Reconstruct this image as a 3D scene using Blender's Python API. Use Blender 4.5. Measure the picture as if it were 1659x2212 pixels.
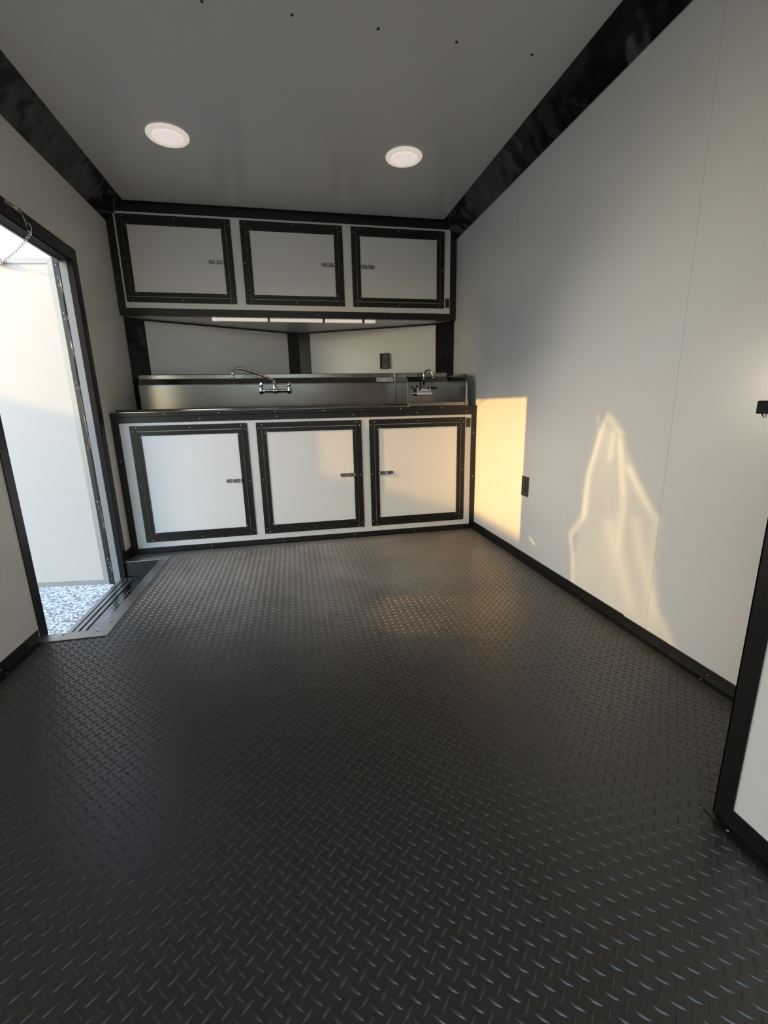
import bpy, bmesh, math, random
import numpy as np
from mathutils import Vector, Matrix, Quaternion
random.seed(4)
for o in list(bpy.data.objects): bpy.data.objects.remove(o, do_unlink=True)
scn = bpy.context.scene
COL = scn.collection
R = math.radians

# ---------------------------------------------------------------- camera
IW, IH, FPX = 1659.0, 2212.0, 953.86
CAM = Vector((-0.1456, -3.0716, 0.9275))
YAW, PIT, ROL = 0.1976, -0.2368, -0.0219
fwd = Vector((math.sin(YAW)*math.cos(PIT), math.cos(YAW)*math.cos(PIT), math.sin(PIT)))
r0 = Vector((math.cos(YAW), -math.sin(YAW), 0)); u0 = r0.cross(fwd)
rt = math.cos(ROL)*r0 + math.sin(ROL)*u0; up = -math.sin(ROL)*r0 + math.cos(ROL)*u0
cd = bpy.data.cameras.new('camera'); cam = bpy.data.objects.new('camera', cd); COL.objects.link(cam)
cam.matrix_world = Matrix(((rt.x, up.x, -fwd.x, CAM.x), (rt.y, up.y, -fwd.y, CAM.y), (rt.z, up.z, -fwd.z, CAM.z), (0, 0, 0, 1)))
cd.sensor_fit = 'VERTICAL'; cd.sensor_height = 24.0; cd.lens = 24.0*FPX/IH; cd.clip_start = .02; cd.clip_end = 300
scn.camera = cam

# ---------------------------------------------------------------- light
SUN_DIR = Vector((2.411, 0.35, -0.735)).normalized()          # direction the light travels
w = bpy.data.worlds.new('sky'); scn.world = w; w.use_nodes = True
wn = w.node_tree.nodes; wl = w.node_tree.links
sky = wn.new('ShaderNodeTexSky'); sky.sky_type = 'NISHITA'; sky.sun_disc = False
sky.sun_elevation = math.asin(-SUN_DIR.z); sky.sun_rotation = math.atan2(-SUN_DIR.x, -SUN_DIR.y)
sky.air_density = 1.0; sky.dust_density = .9; sky.ozone_density = 1.2
bg = wn['Background']; bg.inputs['Strength'].default_value = 0.62
wl.new(sky.outputs[0], bg.inputs['Color'])
sl = bpy.data.lights.new('sun', 'SUN'); sl.energy = 3.5; sl.color = (1.0, .56, .16); sl.angle = R(.53)
so = bpy.data.objects.new('sun', sl); COL.objects.link(so); so.rotation_euler = SUN_DIR.to_track_quat('-Z', 'Y').to_euler()
so.location = (-6, -3, 6)
scn.view_settings.view_transform = 'Standard'; scn.view_settings.look = 'None'
scn.view_settings.exposure = 0.42; scn.view_settings.gamma = 1.0; scn.view_settings.use_curve_mapping = False
try:
    scn.cycles.max_bounces = 14; scn.cycles.diffuse_bounces = 8; scn.cycles.glossy_bounces = 6
    scn.cycles.sample_clamp_indirect = 6.0
except Exception: pass

# ---------------------------------------------------------------- materials
def mat(name, col, rough=.5, metal=0., spec=.5, noise=None, bump=None, emit=None, aniso=0, coat=0):
    m = bpy.data.materials.new(name); m.use_nodes = True
    nt = m.node_tree; b = nt.nodes['Principled BSDF']
    b.inputs['Base Color'].default_value = (*col, 1); b.inputs['Roughness'].default_value = rough
    b.inputs['Metallic'].default_value = metal; b.inputs['Specular IOR Level'].default_value = spec
    if coat: b.inputs['Coat Weight'].default_value = coat; b.inputs['Coat Roughness'].default_value = .08
    if aniso: b.inputs['Anisotropic'].default_value = aniso
    tc = nt.nodes.new('ShaderNodeTexCoord')
    if noise:   # (scale vector, amount colour, amount roughness)
        sc, ac, ar = noise
        mp = nt.nodes.new('ShaderNodeMapping'); mp.inputs['Scale'].default_value = sc
        nz = nt.nodes.new('ShaderNodeTexNoise'); nz.inputs['Scale'].default_value = 1; nz.inputs['Detail'].default_value = 5
        nt.links.new(tc.outputs['Object'], mp.inputs[0]); nt.links.new(mp.outputs[0], nz.inputs['Vector'])
        mx = nt.nodes.new('ShaderNodeMix'); mx.data_type = 'RGBA'
        mx.inputs[6].default_value = (*[c*(1-ac) for c in col], 1); mx.inputs[7].default_value = (*[min(1, c*(1+ac)) for c in col], 1)
        nt.links.new(nz.outputs['Fac'], mx.inputs[0]); nt.links.new(mx.outputs[2], b.inputs['Base Color'])
        mr = nt.nodes.new('ShaderNodeMapRange'); mr.inputs[3].default_value = max(0.02, rough-ar); mr.inputs[4].default_value = rough+ar
        nt.links.new(nz.outputs['Fac'], mr.inputs[0]); nt.links.new(mr.outputs[0], b.inputs['Roughness'])
    if bump:    # (scale vector, strength, distance)
        sc, st, ds = bump
        mp = nt.nodes.new('ShaderNodeMapping'); mp.inputs['Scale'].default_value = sc
        nz = nt.nodes.new('ShaderNodeTexNoise'); nz.inputs['Scale'].default_value = 1; nz.inputs['Detail'].default_value = 3
        nt.links.new(tc.outputs['Object'], mp.inputs[0]); nt.links.new(mp.outputs[0], nz.inputs['Vector'])
        bp = nt.nodes.new('ShaderNodeBump'); bp.inputs['Strength'].default_value = st; bp.inputs['Distance'].default_value = ds
        nt.links.new(nz.outputs['Fac'], bp.inputs['Height']); nt.links.new(bp.outputs[0], b.inputs['Normal'])
    if emit:
        b.inputs['Emission Color'].default_value = (*emit[0], 1); b.inputs['Emission Strength'].default_value = emit[1]
    return m
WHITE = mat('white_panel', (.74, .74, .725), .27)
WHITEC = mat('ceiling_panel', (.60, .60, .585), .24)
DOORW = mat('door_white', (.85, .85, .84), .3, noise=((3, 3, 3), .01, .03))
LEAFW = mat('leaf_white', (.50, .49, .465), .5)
BLACK = mat('black_trim', (.008, .0075, .007), .38, spec=.4, noise=((9, 9, 9), .3, .06))
MATTE = mat('matte_black', (.008, .008, .008), .65, spec=.2)
COVE = mat('black_gloss_trim', (.006, .006, .007), .16, bump=((2.6, 2.6, 2.6), .8, .05))
BSCREW = mat('steel_screw', (.55, .53, .5), .3, 1.0)
DSCREW = mat('dark_screw', (.03, .03, .035), .35, .3)
STEEL = mat('brushed_steel', (.22, .198, .176), .21, 1.0, noise=((4, 4, 160), .08, .05), bump=((1.5, 1.5, .8), .12, .02))
CHROME = mat('chrome', (.82, .82, .82), .06, 1.0)
LATCHM = mat('latch_steel', (.30, .30, .30), .22, 1.0)
ALU = mat('step_trim_metal', (.42, .40, .38), .34, .9, noise=((12, 5, 5), .5, .1))
SILL = mat('sill_metal', (.40, .41, .43), .28, .9, noise=((8, 8, 8), .3, .08))
TREAD = mat('tread_plate', (.30, .31, .33), .17, 1.0, noise=((7, 7, 7), .6, .08))
PLASTIC = mat('black_plastic', (.012, .012, .013), .28)
LAMPW = mat('lamp_ring', (.80, .76, .70), .45, emit=((1, .88, .76), .36))
DIFF = mat('lamp_diffuser', (.85, .80, .78), .5, emit=((1, .86, .80), .46))
LEDM = mat('led_bar_lens', (.8, .75, .7), .4, emit=((1, .86, .76), .32))
STICK = mat('sticker', (.62, .63, .66), .5)
STBLUE = mat('sticker_blue', (.05, .14, .35), .5)
STGREY = mat('sticker_text', (.25, .25, .27), .5)
GREYEDGE = mat('door_edge_metal', (.30, .31, .31), .4, .35)
GREYJ = mat('grey_jamb', (.24, .25, .25), .45, .1)
WIREM = mat('galvanised', (.62, .60, .56), .32, .9)
LEVER = mat('dark_lever', (.02, .02, .022), .2, .3)

def floor_mat():
    m = bpy.data.materials.new('rubber_floor'); m.use_nodes = True; nt = m.node_tree; L = nt.links; N = nt.nodes.new
    b = nt.nodes['Principled BSDF']; tc = N('ShaderNodeNewGeometry')
    base = (.034, .030, .025, 1); dust = (.30, .25, .18, 1)
    nz = N('ShaderNodeTexNoise'); nz.inputs['Scale'].default_value = 9; nz.inputs['Detail'].default_value = 8; nz.inputs['Roughness'].default_value = .7
    L.new(tc.outputs['Position'], nz.inputs['Vector'])
    acc = None   # spilled dust in front of the cabinets
    for (cx, cy, rx, ry, k) in ((-.70, -.12, .30, .05, .9), (-.35, -.20, .28, .06, 1.0), (-.05, -.10, .45, .05, .8), (-.3, -.30, .12, .05, .9), (.5, -.12, .5, .08, .45), (-1.08, -.12, .2, .05, .5)):
        mp = N('ShaderNodeMapping'); mp.vector_type = 'POINT'
        mp.inputs['Scale'].default_value = (1/rx, 1/ry, 0); mp.inputs['Location'].default_value = (-cx/rx, -cy/ry, 0)
        ln = N('ShaderNodeVectorMath'); ln.operation = 'LENGTH'
        L.new(tc.outputs['Position'], mp.inputs[0]); L.new(mp.outputs[0], ln.inputs[0])
        mr = N('ShaderNodeMapRange'); mr.inputs[1].default_value = 0; mr.inputs[2].default_value = 1.6; mr.inputs[3].default_value = k; mr.inputs[4].default_value = 0
        L.new(ln.outputs['Value'], mr.inputs[0])
        if acc is None: acc = mr.outputs[0]
        else:
            mx = N('ShaderNodeMath'); mx.operation = 'MAXIMUM'; L.new(acc, mx.inputs[0]); L.new(mr.outputs[0], mx.inputs[1]); acc = mx.outputs[0]
    th = N('ShaderNodeMapRange'); th.inputs[1].default_value = .52; th.inputs[2].default_value = .70
    L.new(nz.outputs['Fac'], th.inputs[0])
    mu = N('ShaderNodeMath'); mu.operation = 'MULTIPLY'; L.new(acc, mu.inputs[0]); L.new(th.outputs[0], mu.inputs[1])
    mx = N('ShaderNodeMix'); mx.data_type = 'RGBA'; mx.inputs[6].default_value = base; mx.inputs[7].default_value = dust
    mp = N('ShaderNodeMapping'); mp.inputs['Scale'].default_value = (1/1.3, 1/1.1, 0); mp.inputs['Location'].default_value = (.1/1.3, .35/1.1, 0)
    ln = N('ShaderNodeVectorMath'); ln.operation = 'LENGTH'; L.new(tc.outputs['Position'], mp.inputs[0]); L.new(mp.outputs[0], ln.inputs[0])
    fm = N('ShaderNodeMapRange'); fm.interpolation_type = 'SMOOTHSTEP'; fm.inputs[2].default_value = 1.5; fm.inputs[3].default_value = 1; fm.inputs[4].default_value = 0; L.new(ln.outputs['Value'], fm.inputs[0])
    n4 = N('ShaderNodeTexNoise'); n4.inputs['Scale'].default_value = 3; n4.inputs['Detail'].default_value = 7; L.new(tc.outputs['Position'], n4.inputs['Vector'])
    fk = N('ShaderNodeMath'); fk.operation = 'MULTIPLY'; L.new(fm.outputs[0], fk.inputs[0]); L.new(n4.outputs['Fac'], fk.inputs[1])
    sheen_mix = N('ShaderNodeMix'); sheen_mix.data_type = 'RGBA'; sheen_mix.inputs[6].default_value = base; sheen_mix.inputs[7].default_value = (.46, .405, .33, 1)   # far-floor sheen painted into the colour as a lighter tone
    L.new(fk.outputs[0], sheen_mix.inputs[0]); L.new(sheen_mix.outputs[2], mx.inputs[6])
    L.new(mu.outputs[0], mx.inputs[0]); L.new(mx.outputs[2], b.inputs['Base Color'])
    b.inputs['Roughness'].default_value = .37; b.inputs['IOR'].default_value = 1.75
    n2 = N('ShaderNodeTexNoise'); n2.inputs['Scale'].default_value = 260; L.new(tc.outputs['Position'], n2.inputs['Vector'])
    bp = N('ShaderNodeBump'); bp.inputs['Strength'].default_value = .12; bp.inputs['Distance'].default_value = .001
    L.new(n2.outputs['Fac'], bp.inputs['Height']); L.new(bp.outputs[0], b.inputs['Normal'])
    return m
RUBBER = floor_mat()
def gravel_mat():
    m = bpy.data.materials.new('pale_gravel'); m.use_nodes = True; nt = m.node_tree; L = nt.links; N = nt.nodes.new
    b = nt.nodes['Principled BSDF']; tc = N('ShaderNodeTexCoord')
    v = N('ShaderNodeTexVoronoi'); v.inputs['Scale'].default_value = 70; L.new(tc.outputs['Object'], v.inputs['Vector'])
    cr = N('ShaderNodeValToRGB'); cr.color_ramp.elements[0].color = (.19, .18, .17, 1); cr.color_ramp.elements[1].color = (.88, .83, .76, 1)
    cr.color_ramp.elements[0].position = .15; cr.color_ramp.elements[1].position = .8
    sp = N('ShaderNodeSeparateColor'); L.new(v.outputs['Color'], sp.inputs[0]); L.new(sp.outputs[0], cr.inputs[0])
    L.new(cr.outputs[0], b.inputs['Base Color']); b.inputs['Roughness'].default_value = .8
    bp = N('ShaderNodeBump'); bp.inputs['Strength'].default_value = .6; bp.inputs['Distance'].default_value = .01
    L.new(v.outputs['Distance'], bp.inputs['Height']); L.new(bp.outputs[0], b.inputs['Normal'])
    return m
GRAVEL = gravel_mat()
BLOCKER = mat('blocker_wall', (.5, .5, .48), .7)

# ---------------------------------------------------------------- mesh helpers
class MB:
    def __init__(s): s.v = []; s.f = []; s.sm = []
    def add(s, vs, fs, smooth=False):
        n = len(s.v); s.v += [tuple(v) for v in vs]; s.f += [tuple(i+n for i in f) for f in fs]; s.sm += [smooth]*len(fs); return s
    def box(s, x0, x1, y0, y1, z0, z1):
        x0, x1 = sorted((x0, x1)); y0, y1 = sorted((y0, y1)); z0, z1 = sorted((z0, z1))
        vs = [(x0,y0,z0),(x1,y0,z0),(x1,y1,z0),(x0,y1,z0),(x0,y0,z1),(x1,y0,z1),(x1,y1,z1),(x0,y1,z1)]
        return s.add(vs, [(0,3,2,1),(4,5,6,7),(0,1,5,4),(1,2,6,5),(2,3,7,6),(3,0,4,7)])
    def prism(s, pts, a, b, axis='z', smooth=False):   # pts 2-D polygon extruded from a to b along axis
        def P(p, t):
            return {'z': (p[0], p[1], t), 'y': (p[0], t, p[1]), 'x': (t, p[0], p[1])}[axis]
        n = len(pts)
        vs = [P(p, a) for p in pts]+[P(p, b) for p in pts]
        fs = [tuple(range(n))[::-1], tuple(range(n, 2*n))]+[(i, (i+1) % n, n+(i+1) % n, n+i) for i in range(n)]
        return s.add(vs, fs, smooth)
    def tube(s, pts, r, n=12, caps=True):
        pts = [Vector(p) for p in pts]; rs = r if isinstance(r, (list, tuple)) else [r]*len(pts)
        vs = []; ref = None
        for i, p in enumerate(pts):
            t = (pts[min(i+1, len(pts)-1)]-pts[max(i-1, 0)]).normalized()
            if ref is None: ref = t.orthogonal().normalized()
            ref = (ref-t*ref.dot(t)).normalized(); b = t.cross(ref)
            for k in range(n):
                a = 2*math.pi*k/n; vs.append(p+rs[i]*(math.cos(a)*ref+math.sin(a)*b))
        fs = [(i*n+k, i*n+(k+1) % n, (i+1)*n+(k+1) % n, (i+1)*n+k) for i in range(len(pts)-1) for k in range(n)]
        s.add(vs, fs, True)
        if caps:
            m = len(s.v)-len(vs)
            s.f += [tuple(m+k for k in range(n))[::-1], tuple(m+(len(pts)-1)*n+k for k in range(n))]; s.sm += [False, False]
        return s
    def ring(s, c, ax, R_, r, n=14, m=6, stretch=1., sdir=None):   # chain link / torus
        ax = Vector(ax).normalized(); u = Vector(sdir).normalized() if sdir else ax.orthogonal().normalized(); u = (u-ax*u.dot(ax)).normalized(); v = ax.cross(u); c = Vector(c)
        vs = []
        for i in range(n):
            a = 2*math.pi*i/n; d = math.cos(a)*u*stretch+math.sin(a)*v; p = c+R_*d; d = (math.cos(a)*u+math.sin(a)*v)
            for k in range(m):
                b = 2*math.pi*k/m; vs.append(p+r*(math.cos(b)*d+math.sin(b)*ax))
        return s.add(vs, [(i*m+k, ((i+1) % n)*m+k, ((i+1) % n)*m+(k+1) % m, i*m+(k+1) % m) for i in range(n) for k in range(m)], True)
    def lathe(s, c, ax, prof, n=20):   # prof: (radius, height along ax)
        ax = Vector(ax).normalized(); u = ax.orthogonal().normalized(); v = ax.cross(u); c = Vector(c); vs = []
        for (r, h) in prof:
            for k in range(n):
                a = 2*math.pi*k/n; vs.append(c+ax*h+r*(math.cos(a)*u+math.sin(a)*v))
        fs = [(i*n+k, i*n+(k+1) % n, (i+1)*n+(k+1) % n, (i+1)*n+k) for i in range(len(prof)-1) for k in range(n)]
        s.add(vs, fs, True); m = len(s.v)-len(vs)
        s.f += [tuple(m+k for k in range(n))[::-1], tuple(m+(len(prof)-1)*n+k for k in range(n))]; s.sm += [False, False]
        return s
    def screw(s, c, ax, r=.0042, h=.0022):
        return s.lathe(c, ax, [(r, 0), (r*.85, h*.7), (r*.4, h)], 8)
    def build(s, name, m, parent=None, bevel=0, kind=None):
        me = bpy.data.meshes.new(name); me.from_pydata(s.v, [], s.f); me.update()
        bm = bmesh.new(); bm.from_mesh(me); bmesh.ops.recalc_face_normals(bm, faces=bm.faces)
        if bevel:
            es = [e for e in bm.edges if len(e.link_faces) == 2 and e.calc_face_angle(0) > .5]
            bmesh.ops.bevel(bm, geom=es, offset=bevel, segments=2, affect='EDGES', profile=.5)
        bm.to_mesh(me); bm.free()
        if not bevel:
            me.polygons.foreach_set('use_smooth', s.sm)
        me.materials.append(m)
        o = bpy.data.objects.new(name, me); COL.objects.link(o)
        if parent is not None: o.parent = parent
        if kind: o['kind'] = kind
        return o
def thing(name, label, cat, group=None, loc=(0, 0, 0)):
    o = bpy.data.objects.new(name, None); o.empty_display_size = .1; COL.objects.link(o); o.location = loc
    o['label'] = label; o['category'] = cat
    if group: o['group'] = group
    return o
def tag(o, label, cat, group=None):
    o['label'] = label; o['category'] = cat
    if group: o['group'] = group
    return o
def struct(name, mb, m, label, parent=None, cat='wall', bevel=0):
    o = mb.build(name, m, parent, bevel)
    if parent is None:
        o['kind'] = 'structure'; o['label'] = label; o['category'] = cat
    return o
def rail(mb, a, b, c, d, y0, y1):      # one mitred frame rail: quad a,b,c,d in x,z, from y0 to y1
    mb.prism([a, b, c, d], y0, y1, 'y')
def mitred(x0, x1, z0, z1, wd, g=.0008):
    """four quads (x,z) of a mitred frame, clockwise, with hairline gaps"""
    i0, i1, j0, j1 = x0+wd, x1-wd, z0+wd, z1-wd
    return [[(x0+g, z1), (x1-g, z1), (i1-g, j1), (i0+g, j1)], [(x0+g, z0), (x1-g, z0), (i1-g, j0), (i0+g, j0)],
            [(x0, z0+g), (x0, z1-g), (i0, j1-g), (i0, j0+g)], [(x1, z0+g), (x1, z1-g), (i1, j1-g), (i1, j0+g)]]

XL, XR, H, YR = -1.2428, 1.1682, 2.2513, -3.70
YU = 0.46
T = .05                      # wall thickness
def nose_y(x): return 1.19-.51*abs(x+.037)

# ---------------------------------------------------------------- ground outside
g = struct('ground', MB().box(-30, 14, -20, 22, -.75, -.60), GRAVEL, 'pale speckled gravel yard outside the open side door', cat='ground')
struct('wall_blocker', MB().box(-9.9, -9.5, -4.3, 9, -.6, 3.38), BLOCKER, 'unseen shadow blocker well to the left of the trailer', cat='wall')  # unseen, added to cast the shadow edge on door and sun patch

# ---------------------------------------------------------------- floor
SX1 = -1.028; SY0, SY1 = -1.10, -.165      # step well
fl = MB()
fl.box(SX1, XR+T, YR-T, 1.25, -.06, 0)
fl.box(XL-T, SX1, YR-T, SY0, -.06, 0).box(XL-T, SX1, SY1, 1.25, -.06, 0)
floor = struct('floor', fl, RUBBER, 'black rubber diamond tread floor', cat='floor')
px, py = .0309, .0316; LEN, WID, HT = .0268, .0060, .0027
def bar_mesh(n, m):
    vs = []; fs = []
    for i in range(n+1):
        t = -1+2*i/n; ww = WID/2*max(.06, (1-abs(t)**2.0)); hh = HT*max(0, 1-abs(t)**3)
        for k in range(m+1):
            q = -1+2*k/m; vs.append((t*LEN/2, q*ww, hh*(1-q*q)**.9 if abs(q) < 1 else 0))
    for i in range(n):
        for k in range(m): fs.append((i*(m+1)+k, (i+1)*(m+1)+k, (i+1)*(m+1)+k+1, i*(m+1)+k+1))
    return vs, fs
cs = []
for j in range(-75, 82):
    for i in range(-40, 45):
        for kind in (0, 1):
            x = -.138+px*i+(.0152 if kind else 0); y = -2.487-py*j-(.0158 if kind else 0)
            if not (XL+.030 < x < XR-.030 and YR+.02 < y < -.006): continue
            if x < SX1+.062 and SY0-.075 < y < SY1+.07: continue
            if x > .712 and y < -2.402: continue
            cs.append((x, y, kind))
near = []
for q, (x, y, k) in enumerate(cs):
    d = Vector((x, y, 0))-CAM; z = d.dot(fwd)
    if z > .05 and abs(d.dot(rt)/z*FPX) < IW/2-8 and abs(d.dot(up)/z*FPX) < IH/2-8: near.append((d.length, q))
near.sort(); nset = set(q for _, q in near[:300])
v0, f0 = bar_mesh(8, 4); bmh = bpy.data.meshes.new('tread_bar'); bmh.from_pydata(v0, [], f0)
bmh.polygons.foreach_set('use_smooth', [True]*len(f0)); bmh.materials.append(RUBBER)
for q in nset:
    x, y, k = cs[q]
    o = bpy.data.objects.new('tread_bar', bmh); COL.objects.link(o); o.parent = floor
    o.location = (x, y, 0); o.rotation_euler = (0, 0, R(45) if k else R(-45))
v1, f1 = bar_mesh(6, 4); v1 = np.array(v1); f1 = np.array(f1); rest = [c for q, c in enumerate(cs) if q not in nset]
allv = []; s2 = math.sqrt(.5)
for (x, y, k) in rest:
    sg = 1 if k else -1
    a = v1.copy(); a[:, 0] = (v1[:, 0]-sg*v1[:, 1])*s2+x; a[:, 1] = (sg*v1[:, 0]+v1[:, 1])*s2+y; allv.append(a)
av = np.concatenate(allv); nf = len(f1); nv = len(v1)
af = (f1[None]+(np.arange(len(rest))*nv)[:, None, None]).reshape(-1, 4)
me = bpy.data.meshes.new('tread_bars'); me.vertices.add(len(av)); me.vertices.foreach_set('co', av.ravel())
me.loops.add(af.size); me.loops.foreach_set('vertex_index', af.ravel().astype(np.int32))
me.polygons.add(len(af)); me.polygons.foreach_set('loop_start', (np.arange(len(af))*4).astype(np.int32)); me.update(calc_edges=True)
me.polygons.foreach_set('use_smooth', [True]*len(af)); me.materials.append(RUBBER)
o = bpy.data.objects.new('tread_bars', me); COL.objects.link(o); o.parent = floor; o['kind'] = 'stuff'

# ---------------------------------------------------------------- ceiling
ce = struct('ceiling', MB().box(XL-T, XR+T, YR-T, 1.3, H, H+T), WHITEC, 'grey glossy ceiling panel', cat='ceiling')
for x, y in ((-.345, -1.159), (-.049, -1.158), (.256, -1.152), (.559, -1.143), (.873, -1.134)):
    MB().screw((x, y, H), (0, 0, -1), .006, .003).build('screw', DSCREW, ce)

# ---------------------------------------------------------------- side walls
DY0, DY1, DZ0, DZ1 = -1.082, -.165, -.115, 1.724        # door opening in the left wall
RX0, RX1, RZ0, RZ1 = -1.18, .36, 1.38, 2.06           # upper part of an unseen rear opening, added to light the cabinets
wl_ = MB()
wl_.box(XL-T, XL, DY1, 1.3, -.06, H).box(XL-T, XL, DY0, DY1, DZ1, H)
wl_.box(XL-T, XL, YR-T, DY0, -.06, H)
WL = struct('wall_left', wl_, WHITE, 'white panel wall with the open side door')
wr_ = MB().box(XR+.004, XR+T, YR-T, 1.3, -.06, H)
WRo = struct('wall_right', wr_, WHITE, 'long white panel wall on the right')
edges = [YR, -2.94, -1.72, -.50, .62, 1.2]
for a, b in zip(edges, edges[1:]):
    MB().box(XR, XR+.0035, a+.0006, b-.0006, 0, H).build('wall_panel', WHITE, WRo)
struct('wall_back', MB().box(XL-T, RX0, YR-T, YR, -.06, H).box(RX1, XR+T, YR-T, YR, -.06, H).box(RX0, RX1, YR-T, YR, RZ1, H).box(RX0, RX1, YR-T, YR, .84, RZ0), WHITE, 'white rear wall of the trailer')  # solid band splits the added opening, keeping the backsplash reflection dark
# V nose
for sgn, nm in ((-1, 'left'), (1, 'right')):
    x1 = XL-T if sgn < 0 else XR+T
    pts = [(-.037, nose_y(-.037)), (x1, nose_y(x1)), (x1, nose_y(x1)+.06), (-.037, nose_y(-.037)+.06)]
    struct('wall_nose_'+nm, MB().prism(pts, -.06, H), WHITE, 'white slanting nose wall behind the sinks, '+nm+' side')
# centre cover of the nose and corner covers
def plate(p, q, z0, z1, th=.003):
    p = Vector((*p, 0)); q = Vector((*q, 0)); n = (q-p).normalized().cross(Vector((0, 0, 1)))*th
    return [(p.x, p.y), (q.x, q.y), (q.x+n.x, q.y+n.y), (p.x+n.x, p.y+n.y)]
cm = (-.036, 1.168)
struct('trim_3', MB().prism(plate((-.133, 1.139), cm, 0, 0), .88, 1.5676).prism(plate(cm, (.061, 1.139), 0, 0), .88, 1.5676), BLACK, 'black vertical cover strip in the nose corner', cat='trim')
struct('trim_4', MB().prism(plate((XL+.001, .523), (-1.142, .626), 0, 0), .9, 1.5676), COVE, 'black vertical corner cover left of the sinks', cat='trim')
struct('trim_5', MB().prism(plate((1.062, .629), (XR-.001, .49), 0, 0), .9, 1.5676), COVE, 'black vertical corner cover right of the sinks', cat='trim')
# coves
CZ = 2.137
struct('trim_1', MB().prism([(XL, CZ), (XL+.0025, CZ-.004), (-1.1186, H), (-1.1226, H)], YR, YU+.02, 'y'), COVE, 'black sloped cove trim along the left ceiling edge', cat='trim')
t2 = struct('trim_2', MB().prism([(XR, CZ), (XR-.0025, CZ-.004), (1.0555, H), (1.0595, H)], YR, YU+.02, 'y'), COVE, 'black sloped cove trim along the right ceiling edge', cat='trim')
# baseboards: wall leg + floor leg
def baseb(name, x, s, runs, label, h=.049, fw=.024):
    m = MB()
    for a, b, hh in runs:
        m.prism([(x, 0), (x+s*fw, 0), (x+s*fw, .003), (x+s*.004, .0045), (x+s*.003, hh), (x, hh)], a, b, 'y')
    o = struct(name, m, BLACK, label, cat='baseboard')
    k = MB(); 
    for a, b, hh in runs:
        n = max(1, int((b-a)/.5)); 
        for i in range(n):
            y = a+(i+.5)*(b-a)/n
            k.screw((x+s*.003, y, hh*.5), (s, 0, 0), .0032); k.screw((x+s*.016, y+.01, .0035), (0, 0, 1), .0032)
    k.build('screws', BSCREW, o, kind='stuff'); return o
baseb('baseboard_right', XR, -1, [(-2.40, -1.600, .046), (-1.5995, -.001, .050)], 'black angle trim along the foot of the right wall')
baseb('baseboard_left', XL, 1, [(YR, -1.14, .049)], 'black angle trim along the foot of the left wall')
lb = MB().prism([(XL, 0), (XL+.022, 0), (XL+.022, .004), (XL+.004, .006), (XL+.003, .055), (XL, .055)], -.118, -.004, 'y')
struct('baseboard_corner', lb, BLACK, 'short black angle trim between the side door and the base cabinet', cat='baseboard')

# closet partition beside the camera, right
CX, CY = .747, -2.412
cw = struct('wall_closet', MB().box(CX, XR, YR, CY, 0, H), WHITE, 'white panelled closet jutting out of the right wall beside the camera')
MB().box(CX-.003, CX, CY-.038, CY+.003, .0, H-.001).box(CX-.003, CX+.05, CY, CY+.003, 0, H-.001).build('corner_trim', BLACK, cw)
cb = MB().prism([(CX, 0), (CX-.026, 0), (CX-.026, .003), (CX-.005, .005), (CX-.003, .047), (CX, .047)], YR, CY-.02, 'y')
cb.build('base_trim', BLACK, cw)
MB().prism([(CX-.019, CY-.02), (CX-.016, CY+.026), (CX-.004, CY+.032), (CX+.03, CY+.024), (CX+.03, CY), (CX-.003, CY-.005)], .0022, .0036).build('trim_flap', mat('grey_flap', (.045, .043, .04), .4), cw)
MB().screw((CX-.015, CY-.045, .0035), (0, 0, 1), .0035).build('screw', BSCREW, cw)

# ---------------------------------------------------------------- side door
# frame on the inside of the wall
fr = struct('door_1', MB().box(XL-T-.012, XL-.001, DY0, DY0+.012, DZ0, DZ1).box(XL-T-.012, XL-.001, DY1-.012, DY1, DZ0, DZ1).box(XL-T-.012, XL-.001, DY0, DY1, DZ1-.010, DZ1),
            MATTE, 'open side entry door with its black frame', cat='door')
fw_ = .047
MB().prism([(DY0-fw_, .0), (DY0+.004, 0), (DY0+.004, DZ1-.004), (DY0-fw_, DZ1+.062)], XL, XL+.005, 'x').build('frame_flange', BLACK, fr)
MB().prism([(DY1+fw_, .0), (DY1-.004, .0), (DY1-.004, -.105), (DY1-.016, -.105), (DY1-.016, DZ1-.004), (DY1+fw_, DZ1+.062)], XL, XL+.005, 'x').build('frame_flange', BLACK, fr)
MB().prism([(DY0-fw_+.001, DZ1+.062), (DY0+.004, DZ1-.003), (DY1-.016, DZ1-.003), (DY1+fw_-.001, DZ1+.062)], XL, XL+.005, 'x').build('frame_flange', BLACK, fr)
# far jamb steps: dark rebate, grey outer strip
MB().box(XL-.022, XL+.008, DY1-.026, DY1-.012, DZ0, DZ1-.010).build('jamb_rebate', MATTE, fr)
MB().box(-1.303, XL-.022, DY1-.018, DY1-.004, DZ0-.02, DZ1+.01).build('outer_jamb', GREYJ, fr)
MB().box(-1.302, XL-.03, DY0+.012, DY0+.02, DZ0, DZ1).build('outer_jamb', GREYJ, fr)
MB().box(XL-T-.014, XL-T-.006, DY0, DY1, DZ1-.016, DZ1-.010).build('header_edge', mat('pale_edge', (.55, .53, .55), .4), fr)
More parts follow.
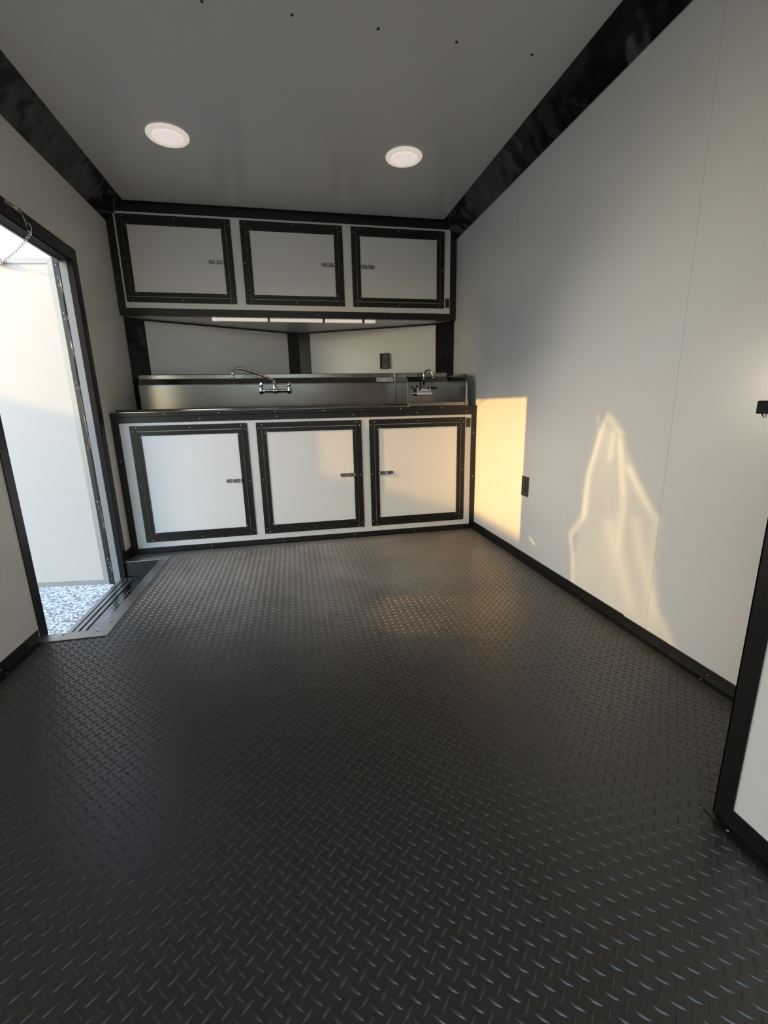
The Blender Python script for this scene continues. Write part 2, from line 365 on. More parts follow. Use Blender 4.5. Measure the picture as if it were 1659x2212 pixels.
# leaf, hinged at the far jamb, open about 90 degrees
YL_ = DY1+.012                # inner face of the leaf (faces the camera)
lx1, lx0, lz0, lz1 = -1.350, -2.20, -.140, 1.737
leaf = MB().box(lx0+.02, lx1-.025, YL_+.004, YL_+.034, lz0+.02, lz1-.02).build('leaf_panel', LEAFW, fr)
for i, qd in enumerate(mitred(lx0, lx1, lz0, lz1, .030)):
    m = MB(); rail(m, *qd, YL_, YL_+.038); m.build('leaf_rail', GREYEDGE, leaf)
MB().box(lx1+.0005, -1.305, YL_-.001, YL_+.036, lz0, lz1).build('hinge_plate', BLACK, leaf)
hb = [(-.14, .02), (.045, .38), (.405, 1.05), (1.075, 1.42), (1.445, 1.72)]
for a, b in hb:
    MB().tube([(-1.311, YL_-.010, a), (-1.311, YL_-.010, b)], .0095, 14).build('hinge_barrel', COVE, leaf)
k = MB()
for z in (-.105, -.03, -.0, .03, .36, .392, .40, .72, 1.06, 1.09, 1.43, 1.46, 1.60, 1.64, 1.70): k.screw((-1.334, YL_-.001, z), (0, -1, 0), .0035, .002)
k.build('screws', BSCREW, leaf, kind='stuff')
MB().tube([(-1.298, YL_-.012, -.13), (-1.298, YL_-.012, 1.72)], .0025, 6).build('seal', BLACK, fr)

LA = R(-7.4); PV = Vector((-1.311, YL_-.004, 0)); leaf.rotation_euler = (0, 0, LA); leaf.location = PV-Matrix.Rotation(LA, 3, 'Z') @ PV
# chain between header and leaf
ch = thing('door_chain', 'galvanised chain hanging between the door header and the open door', 'chain')
MB().box(XL+.005, XL+.010, -.745, -.665, 1.768, 1.782).box(XL+.010, XL+.022, -.690, -.655, 1.762, 1.780).build('bracket', WIREM, ch, bevel=.001)
a = Vector((XL+.016, -.655, 1.766)); b_ = Vector((XL+.012, -.590, 1.722))
m = MB(); m.ring(a.lerp(b_, .35), (1, .3, .2), .0105, .0018, stretch=2.2, sdir=b_-a); m.ring(a.lerp(b_, .85), (.2, 1, .4), .0095, .0018, stretch=1.9, sdir=b_-a)
m.build('snap_link', WIREM, ch)
c0 = b_+Vector((0, .006, -.006)); c1 = Vector((-1.598, YL_+.022, 1.712))
nl = 30
for i in range(nl):
    t = (i+.5)/nl; p = c0.lerp(c1, t)+Vector((0, 0, -.022*4*t*(1-t)*0.6)); d = c1-c0
    sd = d.normalized(); ax = sd.orthogonal().normalized(); ax = Quaternion(sd, R(35+90*(i % 2))) @ ax
    MB().ring(p, ax, .0062, .0019, 10, 5, stretch=1.65, sdir=sd).build('chain_link', WIREM, ch)
MB().ring(c1+Vector((0, 0, -.004)), (1, 0, .2), .010, .003, stretch=1.5, sdir=(0, 0, 1)).box(c1.x-.045, c1.x-.004, c1.y-.004, c1.y+.014, 1.700, 1.728).build('door_eye', WIREM, ch, bevel=.0)

# ---------------------------------------------------------------- step well in the floor
st = thing('step_well', 'sunken entry step with black tread plate and metal edging inside the side door', 'step')
TZ = -.105
MB().box(XL+.055, SX1, SY0, SY1, TZ-.006, TZ).box(XL-.028, XL+.055, SY0, SY1, TZ-.006, TZ-.003).build('tread', TREAD, st)
sw = MB().box(SX1, SX1+.003, SY0, SY1, TZ, .0).box(XL+.0, SX1, SY1-.003, SY1, TZ, 0).box(XL+.0, SX1, SY0, SY0+.003, TZ, 0)
sw.build('riser', BLACK, st)
for (x0, x1, z) in ((XL+.030, XL+.052, TZ+.006), (XL+.004, XL+.026, TZ+.010), (XL-.024, XL+.001, TZ+.012)):
    MB().box(x0, x1, SY0+.003, SY1-.016, TZ-.006, z).build('sill_strip', SILL, st, bevel=.0015)
k = MB()
for i in range(3):
    for j in range(28):
        x = SX1-.025-.05*i; y = SY0+.02+.033*j
        for s_ in (-1, 1):
            cx_, cy_ = x+(.0 if s_ < 0 else .025), y+(0 if s_ < 0 else .0165)
            d = Vector((s_*.7, .7, 0))*.011; n = Vector((-d.y, d.x, 0)).normalized()*.003; c = Vector((cx_, cy_, TZ))
            k.add([c-d, c+n, c+d, c-n, c+Vector((0, 0, .002))], [(0, 1, 4), (1, 2, 4), (2, 3, 4), (3, 0, 4)])
k.build('tread_pattern', TREAD, st, kind='stuff')
w_ = .052; z0_, z1_ = .0005, .0045
def strip(pts): return MB().prism(pts, z0_, z1_)
strip([(SX1, SY0), (SX1+w_, SY0-w_-.014), (SX1+w_, SY1+w_), (SX1, SY1)]).build('edge_strip', ALU, st)
strip([(XL+.004, SY0), (SX1-.001, SY0), (SX1+w_-.001, SY0-w_-.014), (XL+.004, SY0-w_-.014)]).build('edge_strip', ALU, st)
strip([(XL+.006, SY1), (SX1-.001, SY1), (SX1+w_-.001, SY1+w_), (XL+.006, SY1+w_-.004)]).build('edge_strip', ALU, st)
MB().box(SX1+w_, SX1+w_+.002, SY0-w_-.014, SY1+w_, 0, .004).build('edge_lip', ALU, st)
k = MB()
for y in (-1.04, -.80, -.50, -.20): k.screw((SX1+.026, y, z1_), (0, 0, 1), .005, .0015)
for x in (-1.03, -1.16): k.screw((x, SY0-.02, z1_), (0, 0, 1), .005, .0015)
k.build('screws', DSCREW, st, kind='stuff')

# ---------------------------------------------------------------- cabinets
def make_latch(parent, x0, x1, z, y, flip, tilt=0):
    """strap latch: rounded back plate, bridge and lever"""
    hh = .0125; m = MB(); pts = []
    for i in range(9): a = math.pi/2+math.pi*i/8; pts.append((x0+hh+hh*math.cos(a), z+hh*math.sin(a)))
    for i in range(9): a = -math.pi/2+math.pi*i/8; pts.append((x1-hh*.4+hh*.4*math.cos(a), z+hh*math.sin(a)))
    if flip: pts = [(x0+x1-p[0], p[1]) for p in pts]
    m.prism(pts, y-.003, y, 'y'); la = m.build('latch', LATCHM, parent)
    X = (lambda t: x0+(x1-x0)*(1-t)) if flip else (lambda t: x0+(x1-x0)*t)
    MB().box(X(.42), X(.55), y-.014, y-.003, z-.0105, z+.0105).build('latch_bridge', CHROME, parent, bevel=.002)
    MB().box(X(.58), X(.98), y-.008+tilt*.0, y-.003, z-.009, z+.009).build('latch_lever', LATCHM, parent, bevel=.0015)
    MB().box(X(.90), X(.98), y-.014, y-.004, z-.0105, z+.0105).build('latch_hook', CHROME, parent, bevel=.002)
    return la
def cabinet_doors(root, yf, doors, z0, z1, latches, lz, hinges):
    ow, gp, iw = .034, .0035, .0255
    for di, (x0, x1) in enumerate(doors):
        k = MB()
        for qd in mitred(x0, x1, z0, z1, ow):
            m = MB(); rail(m, *qd, yf-.005, yf+.0005); m.build('frame_rail', BLACK, root)
        for cx_, sx in ((x0, 1), (x1, -1)):
            for cz, sz in ((z0, 1), (z1, -1)):
                k.screw((cx_+sx*.038, yf-.005, cz+sz*.014), (0, -1, 0)); k.screw((cx_+sx*.013, yf-.005, cz+sz*.036), (0, -1, 0))
        k.screw(((x0+x1)/2, yf-.005, z1-.017), (0, -1, 0)); k.screw(((x0+x1)/2, yf-.005, z0+.017), (0, -1, 0))
        k.screw((x0+.016, yf-.005, (z0+z1)/2), (0, -1, 0)); k.screw((x1-.016, yf-.005, (z0+z1)/2), (0, -1, 0))
        k.build('screws', BSCREW, root, kind='stuff')
        a0, a1, b0, b1 = x0+ow+gp, x1-ow-gp, z0+ow+gp, z1-ow-gp
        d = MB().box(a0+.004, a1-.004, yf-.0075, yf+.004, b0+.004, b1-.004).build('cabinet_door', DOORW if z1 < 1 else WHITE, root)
        for qd in mitred(a0, a1, b0, b1, iw):
            m = MB(); rail(m, *qd, yf-.012, yf+.002); m.build('door_rail', BLACK, d)
        for qd in mitred(a0, a1, b0, b1, .009):
            m = MB(); rail(m, *qd, yf-.0155, yf-.012); m.build('door_lip', BLACK, d)
        k = MB()
        for cx_, sx in ((a0, 1), (a1, -1)):
            for cz, sz in ((b0, 1), (b1, -1)):
                k.screw((cx_+sx*.034, yf-.012, cz+sz*.018), (0, -1, 0), .0036); k.screw((cx_+sx*.018, yf-.012, cz+sz*.034), (0, -1, 0), .0036)
        k.build('screws', BSCREW, d, kind='stuff')
        hx = a0-.001 if hinges[di] < 0 else a1+.001
        hm = MB(); n = 46 if z1 < 1 else 32
        for i in range(n):
            za = b0+.01+(b1-b0-.02)*i/n; zb = za+(b1-b0-.02)/n*.86
            hm.tube([(hx, yf-.0135, za), (hx, yf-.0135, zb)], .0032, 6)
        hm.build('piano_hinge', HING, d)
        l0, l1 = latches[di]; make_latch(d, l0, l1, lz[di], yf-.0085, hinges[di] > 0)
HING = mat('hinge_metal', (.17, .15, .13), .3, .85)

ZC = .9144
bc = thing('base_cabinet', 'white base cabinet with three black framed doors under the sinks', 'cabinet')
MB().box(XL+.002, XR-.002, 0, .012, .0, .9).build('face_panel', WHITE, bc)
MB().box(XL+.001, -1.200, -.004, 0, .0, .89).build('side_trim', BLACK, bc)
MB().box(1.129, XR-.001, -.004, 0, .0, .89).build('side_trim', BLACK, bc)
MB().box(-1.2, 1.129, -.004, 0, .0, .036).box(-1.2, 1.129, -.020, -.004, 0, .003).build('toe_trim', BLACK, bc)
MB().box(-1.2, 1.129, -.004, 0, .852, .889).build('top_trim', BLACK, bc)
MB().box(XL+.001, XR-.001, -.010, .030, .889, ZC).build('counter_edge', BLACK, bc, bevel=.003)
MB().box(XL+.001, -1.21, .03, .52, .895, ZC-.002).build('counter_end', BLACK, bc)
MB().box(1.115, XR-.001, .03, .47, .895, ZC-.002).build('counter_end', BLACK, bc)
k = MB()
for x in (-.93, -.60, -.25, .07, .33, .60, .90): k.screw((x, -.010, .904), (0, -1, 0))
for x in (-.72, -.24, .27, .72, 1.09): k.screw((x, -.004, .872), (0, -1, 0)); k.screw((x-.02, -.004, .019), (0, -1, 0)); k.screw((x-.02, -.012, .003), (0, 0, 1))
for z in (.30, .62): k.screw((-1.22, -.004, z), (0, -1, 0)); k.screw((1.148, -.004, z+.1), (0, -1, 0))
k.build('screws', BSCREW, bc, kind='stuff')
cabinet_doors(bc, 0, [(-1.143, -.435), (-.379, .322), (.377, 1.082)], .074, .835, [(-.600, -.496), (.162, .270), (.432, .542)], (.459, .460, .461), (-1, -1, 1))

wc = thing('overhead_cabinet', 'white overhead cabinet with three black framed doors under the ceiling', 'cabinet')
UB = 1.5676
MB().box(XL+.002, XR-.002, YU, YU+.012, UB, H-.002).build('face_panel', WHITE, wc)
# triangular underside board
MB().prism([(XL+.002, YU+.012), (XR-.002, YU+.012), (XR-.002, nose_y(XR)-.002), (-.037, nose_y(-.037)-.002), (XL+.002, nose_y(XL)-.002)], UB, UB+.012).build('bottom_board', WHITE, wc)
for sgn in (-1, 1):       # thin black angle along the joint with the nose walls
    x1 = XL+.01 if sgn < 0 else XR-.01
    pts = [(-.037, nose_y(-.037)-.002), (x1, nose_y(x1)-.002), (x1, nose_y(x1)-.014), (-.037, nose_y(-.037)-.014)]
    MB().prism(pts, UB-.011, UB-.0005).build('joint_trim', BLACK, wc)
MB().box(XL+.001, -1.196, YU-.004, YU, UB, 2.195).build('side_trim', BLACK, wc)
MB().box(1.1177, XR-.001, YU-.004, YU, UB, 2.195).build('side_trim', BLACK, wc)
MB().box(-1.196, 1.1177, YU-.004, YU, UB-.001, 1.6106).box(XL+.001, XR-.001, YU-.004, YU+.03, UB-.004, UB-.0005).build('bottom_trim', BLACK, wc)
MB().box(XL+.001, XR-.001, YU-.004, YU, 2.195, H-.001).box(XL+.1, XR-.1, YU-.03, YU-.004, H-.004, H-.001).build('top_trim', BLACK, wc)
k = MB()
for x in (-.9, -.4, .1, .6): k.screw((x, YU-.004, 1.588), (0, -1, 0), .0036); k.screw((x, YU-.004, 2.225), (0, -1, 0), .0036)
k.build('screws', BSCREW, wc, kind='stuff')
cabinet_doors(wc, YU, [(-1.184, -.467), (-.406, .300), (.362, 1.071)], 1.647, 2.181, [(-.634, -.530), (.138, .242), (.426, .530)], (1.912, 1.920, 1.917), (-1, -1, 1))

# rocker switches on the cabinet fronts
def rocker(x, y, z, label, wd, hh):
    t = thing('rocker_switch', label, 'switch', 'small switches on the cabinet faces', (x, y, z))
    MB().box(-wd/2, wd/2, -.006, 0, -hh/2, hh/2).build('switch_plate', PLASTIC, t, bevel=.0028)
    MB().box(-wd*.27, wd*.27, -.010, -.006, -hh*.3, hh*.3).build('rocker', LEVER, t, bevel=.0015)
rocker(1.106, -.0005, .795, 'small black rocker switch at the top right of the base cabinet', .032, .066)
rocker(1.096, YU-.0005, 1.686, 'small black rocker switch at the lower right of the overhead cabinet', .032, .066)

# ---------------------------------------------------------------- sinks
def splash(x0, x1):
    m = MB(); P = [(.380, .915), (.380, 1.092), (.381, 1.100), (.412, 1.137), (.414, 1.141), (.414, 1.166), (.417, 1.170), (.445, 1.170)]
    Q = [(y+.0015, z-.0015) if i > 1 else (y+.0015, z) for i, (y, z) in enumerate(P)]
    n = len(P); vs = []
    for x in (x0, x1): vs += [(x, *p) for p in P]+[(x, *p) for p in Q]
    fs = []
    for i in range(n-1):
        fs += [(i, i+1, 2*n+i+1, 2*n+i), (n+i+1, n+i, 3*n+i, 3*n+i+1), (i, n+i, n+i+1, i+1), (2*n+i, 2*n+i+1, 3*n+i+1, 3*n+i)]
    fs += [(0, 2*n, 3*n, n), (n-1, 2*n-1, 4*n-1, 3*n-1)]
    return m.add(vs, fs)
ms = thing('compartment_sink', 'long three-bowl stainless sink with tall backsplash', 'sink')
splash(-1.168, .652).build('backsplash', STEEL, ms)
dk = MB().box(-1.20, .655, .024, .055, .9145, .926).box(-1.20, .655, .345, .380, .9145, .926)
bx = [(-1.06, -.60), (-.55, -.09), (-.04, .42)]
xs = [-1.20]+[v for p in bx for v in p]+[.655]
for i in range(0, len(xs), 2): dk.box(xs[i], xs[i+1], .055, .345, .9145, .926)
dk.build('deck', STEEL, ms)
MB().tube([(-1.205, .014, .925), (.655, .014, .925)], .0105, 12).box(-1.205, .655, -.006, .014, .9148, .920).build('front_rim', STEEL, ms)
for a, b in bx:
    m = MB(); t_ = .0015; zb = .62
    m.box(a, b, .055, .345, zb-t_, zb).box(a, a+t_, .055, .345, zb, .914).box(b-t_, b, .055, .345, zb, .914).box(a, b, .055, .0565, zb, .914).box(a, b, .3435, .345, zb, .914)
    m.build('bowl', STEEL, ms)
k = MB()
for x in (-1.10, -.25, .50): k.screw((x, .414, 1.156), (0, -1, 0), .005)
for x in (-1.0, -.35, .48): k.screw((x, .003, .936-.0105), (0, -1, .3), .0035)
k.build('screws', BSCREW, ms, kind='stuff')
# sticker on the backsplash bevel
def on_bevel(x, t, off): return (x, .381+(.412-.381)*t-off*.77, 1.100+(1.137-1.100)*t+off*.64)
def bevel_quad(x0, x1, t0, t1, o): return MB().add([on_bevel(x0, t0, o), on_bevel(x1, t0, o), on_bevel(x1, t1, o), on_bevel(x0, t1, o), on_bevel(x0, t0, 0), on_bevel(x1, t0, 0), on_bevel(x1, t1, 0), on_bevel(x0, t1, 0)],
        [(0, 1, 2, 3), (4, 7, 6, 5), (0, 4, 5, 1), (1, 5, 6, 2), (2, 6, 7, 3), (3, 7, 4, 0)])
sk = bevel_quad(.512, .645, .12, .98, .0006).build('sticker', STICK, ms); sk['label'] = 'pale paper sticker'
m = MB(); q = bevel_quad(.520, .528, .55, .88, .0009); q.build('sticker_logo', STBLUE, sk)
m = MB()
for (a, b, t) in ((.530, .565, .72), (.520, .560, .42), (.520, .550, .28), (.585, .632, .70), (.585, .628, .55), (.585, .635, .40)):
    q = bevel_quad(a, b, t, t+.05, .0009); m.add(q.v, q.f)
m.build('sticker_print', STGREY, sk)
wcut = MB().ring((-.105, .378, 1.085), (0, 1, 0), .010, .0015, 12, 5).build('splash_hole', BSCREW, ms)

hs = thing('hand_sink', 'small stainless hand sink with side splash guards at the right', 'sink')
splash(.6635, 1.084).build('backsplash', STEEL, hs)
def guard(x):
    pts = [(.379, .9145), (.379, 1.138), (.24, 1.141), (.085, 1.139)]
    for i in range(1, 8): a = math.pi/2*i/8; pts.append((.085-.073*math.sin(a), 1.080+.059*math.cos(a)))
    pts += [(.010, 1.06), (.006, .9145)]
    return MB().prism(pts, x, x+.0018, 'x')
guard(.6575).build('side_guard', STEEL, hs); guard(1.0845).build('side_guard', STEEL, hs)
def flange(x0, x1):
    pts = [(.379, 1.138), (.24, 1.141), (.085, 1.139)]
    for i in range(1, 8): a = math.pi/2*i/8; pts.append((.085-.073*math.sin(a), 1.080+.059*math.cos(a)))
    pts += [(.010, 1.06), (.006, .9145)]
    m = MB(); n = len(pts); vs = [(x0, *p) for p in pts]+[(x1, *p) for p in pts]+[(x0, p[0]+.001, p[1]-.001) for p in pts]+[(x1, p[0]+.001, p[1]-.001) for p in pts]
    fs = []
    for i in range(n-1): fs += [(i, i+1, n+i+1, n+i), (2*n+i, 3*n+i, 3*n+i+1, 2*n+i+1), (i, 2*n+i, 2*n+i+1, i+1), (n+i, n+i+1, 3*n+i+1, 3*n+i)]
    return m.add(vs, fs, True)
flange(1.0865, 1.107).build('guard_flange', STEEL, hs)
flange(.655, .6575).build('guard_edge', STEEL, hs)
m = MB().box(.660, 1.084, .012, .046, .9145, .943).box(.660, 1.084, .335, .3795, .9145, .943).box(.660, .70, .046, .335, .9145, .943).box(1.044, 1.084, .046, .335, .9145, .943)
m.build('rim', STEEL, hs, bevel=.003)
m = MB().box(.70, 1.044, .046, .335, .8285, .83).box(.70, .7015, .046, .335, .83, .914).box(1.0425, 1.044, .046, .335, .83, .914).box(.70, 1.044, .046, .0475, .83, .914).box(.70, 1.044, .3335, .335, .83, .914)
m.build('bowl', STEEL, hs)
k = MB(); k.screw((.6745, .012, .938), (0, -1, .3), .005).screw((1.072, .012, .938), (0, -1, .3), .005); k.screw((.664, .004, .9195), (0, -1, 0), .006, .004)
k.build('screws', BSCREW, hs, kind='stuff')

# wall faucet over the compartment sink
fa = thing('wall_faucet', 'chrome two-handle wall faucet with long swing spout on the long sink', 'faucet', None, (-.248, .38, 1.05))
def rel(o): return Vector(o.location)
FZ = 1.047
def loc_tube(t, pts, r, name, m=CHROME, n=12):
    b = t.location; return MB().tube([(p[0]-b.x, p[1]-b.y, p[2]-b.z) for p in pts], r, n).build(name, m, t)
bar = [(-.347, .335, FZ), (-.30, .335, FZ), (-.275, .335, FZ+.001), (-.25, .335, FZ-.001), (-.222, .335, FZ+.001), (-.195, .335, FZ), (-.148, .335, FZ)]
loc_tube(fa, bar, [.010, .009, .011, .016, .011, .009, .010], 'body')
for x in (-.347, -.148):
    MB().lathe((x+.248, -.0005, FZ-1.05), (0, -1, 0), [(.021, 0), (.020, .006), (.011, .010), (.011, .030)], 16).build('escutcheon', CHROME, fa)
    MB().lathe((x+.248, -.046, FZ-1.05-.012), (0, 0, 1), [(.011, 0), (.014, .006), (.015, .016), (.011, .026), (.013, .034), (.009, .040), (.009, .045)], 14).build('valve', CHROME, fa)
    MB().lathe((x+.248, -.046, FZ-1.05+.033), (0, 0, 1), [(.010, 0), (.012, .004), (.012, .014), (.006, .019)], 14).build('handle_hub', CHROME, fa)
    MB().tube([(x+.248, -.046, FZ-1.05+.042), (x+.248+.004, -.075, FZ-1.05+.048), (x+.248+.006, -.098, FZ-1.05+.05)], [.006, .005, .007], 10).build('handle', CHROME, fa)
MB().lathe((-.002, -.046, FZ-1.05+.006), (0, 0, 1), [(.013, 0), (.015, .006), (.015, .022), (.011, .030), (.012, .036), (.009, .044)], 14).build('spout_socket', CHROME, fa)
sp = [(-.250, .334, FZ+.040), (-.250, .333, FZ+.060), (-.254, .329, FZ+.070), (-.268, .316, FZ+.079), (-.300, .287, FZ+.092), (-.360, .230, FZ+.112), (-.430, .165, FZ+.134), (-.462, .136, FZ+.141), (-.482, .118, FZ+.138), (-.496, .105, FZ+.126), (-.503, .099, FZ+.108), (-.505, .097, FZ+.092)]
loc_tube(fa, sp, [.0105, .0098]+[.0088]*10, 'spout')
loc_tube(fa, [(-.505, .097, FZ+.098), (-.506, .096, FZ+.078)], .011, 'aerator')

# hand sink gooseneck faucet
hf = thing('gooseneck_faucet', 'small chrome gooseneck faucet with dark levers on the hand sink', 'faucet', None, (.872, .38, 1.0))
def hfb(pts): return [(p[0]-.872, p[1]-.38, p[2]-1.0) for p in pts]
m = MB().prism([(-.072, .010), (-.058, -.004), (.056, -.004), (.070, .010), (.062, .024), (-.062, .024)], -.066, -.0005, 'y'); m.build('body', CHROME, hf, bevel=.004)
m = MB().prism([(-.046, .024), (.046, .024), (.024, .046), (-.022, .046)], -.058, -.012, 'y'); m.build('yoke', CHROME, hf, bevel=.003)
for x in (-.050, .050):
    MB().lathe((x, -.040, .020), (0, 0, 1), [(.012, 0), (.014, .008), (.010, .014), (.012, .022), (.012, .032), (.008, .036)], 12).build('valve', CHROME, hf)
MB().tube([(-.050, -.040, .050), (-.058, -.055, .058), (-.066, -.082, .066)], [.007, .006, .008], 10).build('lever', LEVER, hf)
MB().tube([(.050, -.040, .052), (.070, -.046, .054), (.100, -.055, .050)], [.007, .007, .009], 10).build('lever', LEVER, hf)
gp_ = [(-.002, -.045, .040), (-.002, -.047, .142)]
for i in range(1, 12):
    a = math.pi*i/12*1.06; gp_.append((-.002+.027*(1-math.cos(a))*.93, -.047-.030*(1-math.cos(a)), .142+.040*math.sin(a)))
gp_.append((gp_[-1][0]+.004, gp_[-1][1]-.004, gp_[-1][2]-.018))
MB().tube(gp_, .0078, 12).build('spout', CHROME, hf)
MB().lathe((-.002, -.045, .030), (0, 0, 1), [(.011, 0), (.012, .010), (.009, .018)], 14).build('spout_collar', CHROME, hf)
e = gp_[-1]; MB().tube([(e[0], e[1], e[2]+.006), (e[0]+.003, e[1]-.002, e[2]-.010)], .0082, 12).build('aerator', CHROME, hf)

# ---------------------------------------------------------------- outlets
def outlet(origin, nrm, label, bubble):
    n = Vector(nrm).normalized(); z = Vector((0, 0, 1)); u = z.cross(n)     # local x=u, y=-n (out of wall is -y), z
    t = thing('wall_outlet', label, 'outlet', None, origin)
    t.rotation_euler = (0, 0, math.atan2(u.y, u.x))
    MB().box(-.036, .036, -.006, 0, -.058, .058).build('cover_plate', PLASTIC, t, bevel=.002)
    if bubble:
        MB().box(-.042, -.034, -.030, -.006, -.062, .062).box(.034, .042, -.030, -.006, -.062, .062).box(-.034, .034, -.030, -.006, .054, .062).box(-.034, .034, -.030, -.006, -.062, -.054).build('box_rim', PLASTIC, t, bevel=.002)
        MB().box(-.017, .017, -.011, -.006, -.034, .034).build('receptacle', LEVER, t, bevel=.0015)
        MB().box(.020, .030, -.024, -.006, -.046, .046).build('inner_ledge', PLASTIC, t, bevel=.002)
    else:
        for dz in (-.0195, .0195):
            MB().lathe((0, -.006, dz), (0, -1, 0), [(.0165, 0), (.0165, .0015), (.015, .0025)], 18).build('receptacle', LEVER, t)
            MB().box(-.007, -.005, -.0092, -.0084, dz-.001, dz+.007).box(.005, .007, -.0092, -.0084, dz-.001, dz+.006).build('slots', mat('slot', (.002, .002, .002), .6) if dz < 0 else bpy.data.materials['slot'], t)
        MB().screw((0, -.006, 0), (0, -1, 0), .003).build('screw', BSCREW, t)
outlet((XR-.0005, -.742, .450), (-1, 0, 0), 'black duplex outlet low on the right wall at the sun patch', False)
nr = Vector((-.51, -1, 0)).normalized()
xo = .676; outlet((xo, nose_y(xo)-.001, 1.295), nr, 'deep black boxed outlet on the nose wall above the sinks', True)
bk = thing('wall_bracket', 'small black wall bracket on the right wall at the edge of the photo', 'bracket', None, (XR, -2.024, .900))
MB().box(-.022, 0, -.075, 0, -.018, .018).build('body', MATTE, bk, bevel=.003)
MB().tube([(-.008, -.008, -.018), (-.006, -.010, -.024), (-.004, -.013, -.030)], [.0022, .0015, .0008], 8).build('tail', PLASTIC, bk)

# ---------------------------------------------------------------- lamps
for i, (x, y, lab) in enumerate(((-.652, -.350, 'round white recessed ceiling light, the left of the two'), (.555, -.345, 'round white recessed ceiling light, the right of the two'))):
    t = thing('ceiling_light', lab, 'light', 'recessed ceiling lights', (x, y, H))
    MB().lathe((0, 0, 0), (0, 0, -1), [(.100, 0), (.100, .004), (.096, .009), (.074, .011), (.072, .009)], 48).build('trim_ring', LAMPW, t)
    MB().lathe((0, 0, -.0085), (0, 0, -1), [(.071, 0), (.070, .003), (.05, .0045)], 48).build('diffuser', DIFF, t)
lb_ = thing('light_bar', 'slim pale light bar fixed under the overhead cabinet', 'light', None, (-.06, .505, UB))
MB().box(-.595, .595, -.014, .016, -.024, -.0045).build('lens', LEDM, lb_, bevel=.003)
for x in (-.575, -.20, .20, .50): MB().box(x-.008, x+.008, -.016, .018, -.0255, -.0042).build('clip', PLASTIC if abs(x) < .55 else LAMPW, lb_)

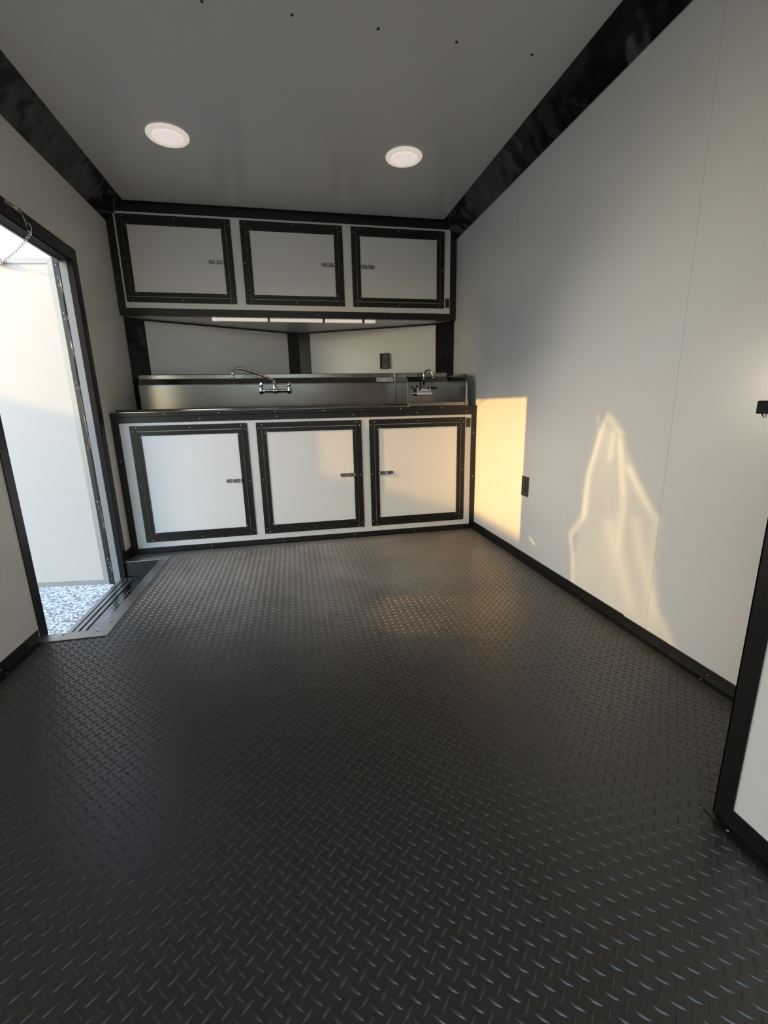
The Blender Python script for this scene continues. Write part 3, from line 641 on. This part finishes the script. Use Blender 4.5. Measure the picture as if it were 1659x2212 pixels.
# sunlight thrown back by the glossy, slightly wavy door skin onto the right wall
def caustic():
    L0 = bpy.data.lights.new('door_glint', 'SPOT'); o = bpy.data.objects.new('door_glint', L0); COL.objects.link(o)
    src = Vector((-1.30, -.55, 1.30)); tgt = Vector((XR, -1.50, .45))
    o.location = src; L0.energy = 125; L0.color = (1, .70, .28); L0.spot_size = R(44); L0.spot_blend = .2; L0.shadow_soft_size = .004
    dirn = (tgt-src).normalized(); q = dirn.to_track_quat('-Z', 'Y'); o.rotation_euler = q.to_euler(); inv = q.inverted()
    def uv(y, z):
        p = inv @ (Vector((XR, y, z))-src); return (p.x/-p.z, p.y/-p.z)
    L0.use_nodes = True; nt = L0.node_tree; N = nt.nodes.new; K = nt.links
    em = nt.nodes['Emission']; tc = N('ShaderNodeTexCoord'); sx = N('ShaderNodeSeparateXYZ'); K.new(tc.outputs['Normal'], sx.inputs[0])
    def M(op, a, b=None, c=None):
        n = N('ShaderNodeMath'); n.operation = op
        for i, v in enumerate((a, b, c)):
            if v is None: continue
            if isinstance(v, (int, float)): n.inputs[i].default_value = v
            else: K.new(v, n.inputs[i])
        return n.outputs[0]
    az = M('ABSOLUTE', sx.outputs[2]); u = M('DIVIDE', sx.outputs[0], az); v = M('DIVIDE', sx.outputs[1], az)
    cb = N('ShaderNodeCombineXYZ'); K.new(u, cb.inputs[0]); K.new(v, cb.inputs[1])
    nz = N('ShaderNodeTexNoise'); nz.inputs['Scale'].default_value = 14; nz.inputs['Detail'].default_value = 1
    K.new(cb.outputs[0], nz.inputs['Vector'])
    w1 = N('ShaderNodeVectorMath'); w1.operation = 'SUBTRACT'; K.new(nz.outputs['Color'], w1.inputs[0]); w1.inputs[1].default_value = (.5, .5, .5)
    w2 = N('ShaderNodeVectorMath'); w2.operation = 'SCALE'; K.new(w1.outputs[0], w2.inputs[0]); w2.inputs['Scale'].default_value = .012
    w3 = N('ShaderNodeVectorMath'); w3.operation = 'ADD'; K.new(cb.outputs[0], w3.inputs[0]); K.new(w2.outputs[0], w3.inputs[1])
    s2_ = N('ShaderNodeSeparateXYZ'); K.new(w3.outputs[0], s2_.inputs[0]); u, v = s2_.outputs[0], s2_.outputs[1]
    tot = None
    def seg(A, B, wd, amp):
        nonlocal tot
        ax, ay = uv(*A); bx_, by = uv(*B); dx, dy = bx_-ax, by-ay; l2 = dx*dx+dy*dy
        t = M('DIVIDE', M('ADD', M('MULTIPLY', M('SUBTRACT', u, ax), dx), M('MULTIPLY', M('SUBTRACT', v, ay), dy)), l2)
        t = M('MINIMUM', M('MAXIMUM', t, 0.0), 1.0)
        ex = M('SUBTRACT', M('SUBTRACT', u, ax), M('MULTIPLY', t, dx)); ey = M('SUBTRACT', M('SUBTRACT', v, ay), M('MULTIPLY', t, dy))
        d2 = M('ADD', M('MULTIPLY', ex, ex), M('MULTIPLY', ey, ey))
        g_ = M('MULTIPLY', M('EXPONENT', M('MULTIPLY', d2, -1/(wd*wd*2.1))), amp)
        tot = g_ if tot is None else M('MAXIMUM', tot, g_)
    for s_ in CAUS: seg(*s_)
    fill = None                                             # soft sheet of light inside the folds: product of half planes
    for (A, B) in CEDGE:
        ax, ay = uv(*A); bx_, by = uv(*B); nx, ny = -(by-ay), (bx_-ax); l = math.hypot(nx, ny); nx /= l; ny /= l
        cxu, cyu = uv(-1.5, .45)
        if (cxu-ax)*nx+(cyu-ay)*ny < 0: nx, ny = -nx, -ny
        d = M('ADD', M('MULTIPLY', M('SUBTRACT', u, ax), nx), M('MULTIPLY', M('SUBTRACT', v, ay), ny))
        s_ = N('ShaderNodeMapRange'); s_.interpolation_type = 'SMOOTHSTEP'; s_.inputs[1].default_value = -.006; s_.inputs[2].default_value = .012; K.new(d, s_.inputs[0])
        fill = s_.outputs[0] if fill is None else M('MULTIPLY', fill, s_.outputs[0])
    n3 = N('ShaderNodeTexNoise'); n3.inputs['Scale'].default_value = 11; n3.inputs['Detail'].default_value = 1
    mp = N('ShaderNodeMapping'); mp.inputs['Scale'].default_value = (1.6, .5, 1); mp.inputs['Rotation'].default_value = (0, 0, .3); K.new(cb.outputs[0], mp.inputs[0]); K.new(mp.outputs[0], n3.inputs['Vector'])
    f2 = M('MULTIPLY', fill, M('MULTIPLY', n3.outputs['Fac'], .95))
    K.new(M('ADD', tot, f2), em.inputs['Strength'])
# wall coordinates (y, z) on the right wall: start, end, width, strength
CAUS = [((-1.345, .795), (-1.300, .60), .0045, 1.1), ((-1.300, .60), (-1.283, .405), .0050, 1.2), ((-1.283, .405), (-1.195, .285), .0045, .8),
        ((-1.195, .285), (-1.228, .20), .0042, .8), ((-1.228, .20), (-1.245, .06), .0042, .7), ((-1.345, .795), (-1.385, .855), .0042, .75),
        ((-1.385, .855), (-1.475, .80), .0050, .8), ((-1.32, .86), (-1.345, .80), .0030, .35), ((-1.43, .80), (-1.425, .69), .0045, .6),
        ((-1.475, .765), (-1.520, .56), .0055, .9), ((-1.520, .56), (-1.535, .30), .0065, .6), ((-1.535, .66), (-1.705, .49), .0048, .75),
        ((-1.705, .49), (-1.705, .42), .0040, .5), ((-1.705, .42), (-1.715, .22), .0035, .35), ((-1.715, .20), (-1.800, .10), .0050, .6), ((-1.800, .10), (-1.875, -.02), .0060, .7),
        ((-1.47, .40), (-1.62, .12), .0090, .45), ((-1.60, .45), (-1.76, .13), .0075, .45), ((-.815, .165), (-.872, .147), .0022, 1.2)]
CEDGE = [((-1.345, .80), (-1.265, .40)), ((-1.475, .82), (-1.72, .46)), ((-1.705, .46), (-1.80, .04)), ((-1.30, .85), (-1.50, .80)), ((-1.20, .30), (-1.24, .05))]
caustic()
gl = bpy.data.lights.new('door_fill', 'SPOT'); go = bpy.data.objects.new('door_fill', gl); COL.objects.link(go)  # added soft fill spot brightening the lower right wall
go.location = (-1.30, -.50, 1.02); gl.energy = 80; gl.color = (1, .84, .64); gl.spot_size = R(56); gl.spot_blend = 1; gl.shadow_soft_size = .2
go.rotation_euler = (Vector((XR, -1.78, .58))-go.location).to_track_quat('-Z', 'Y').to_euler()
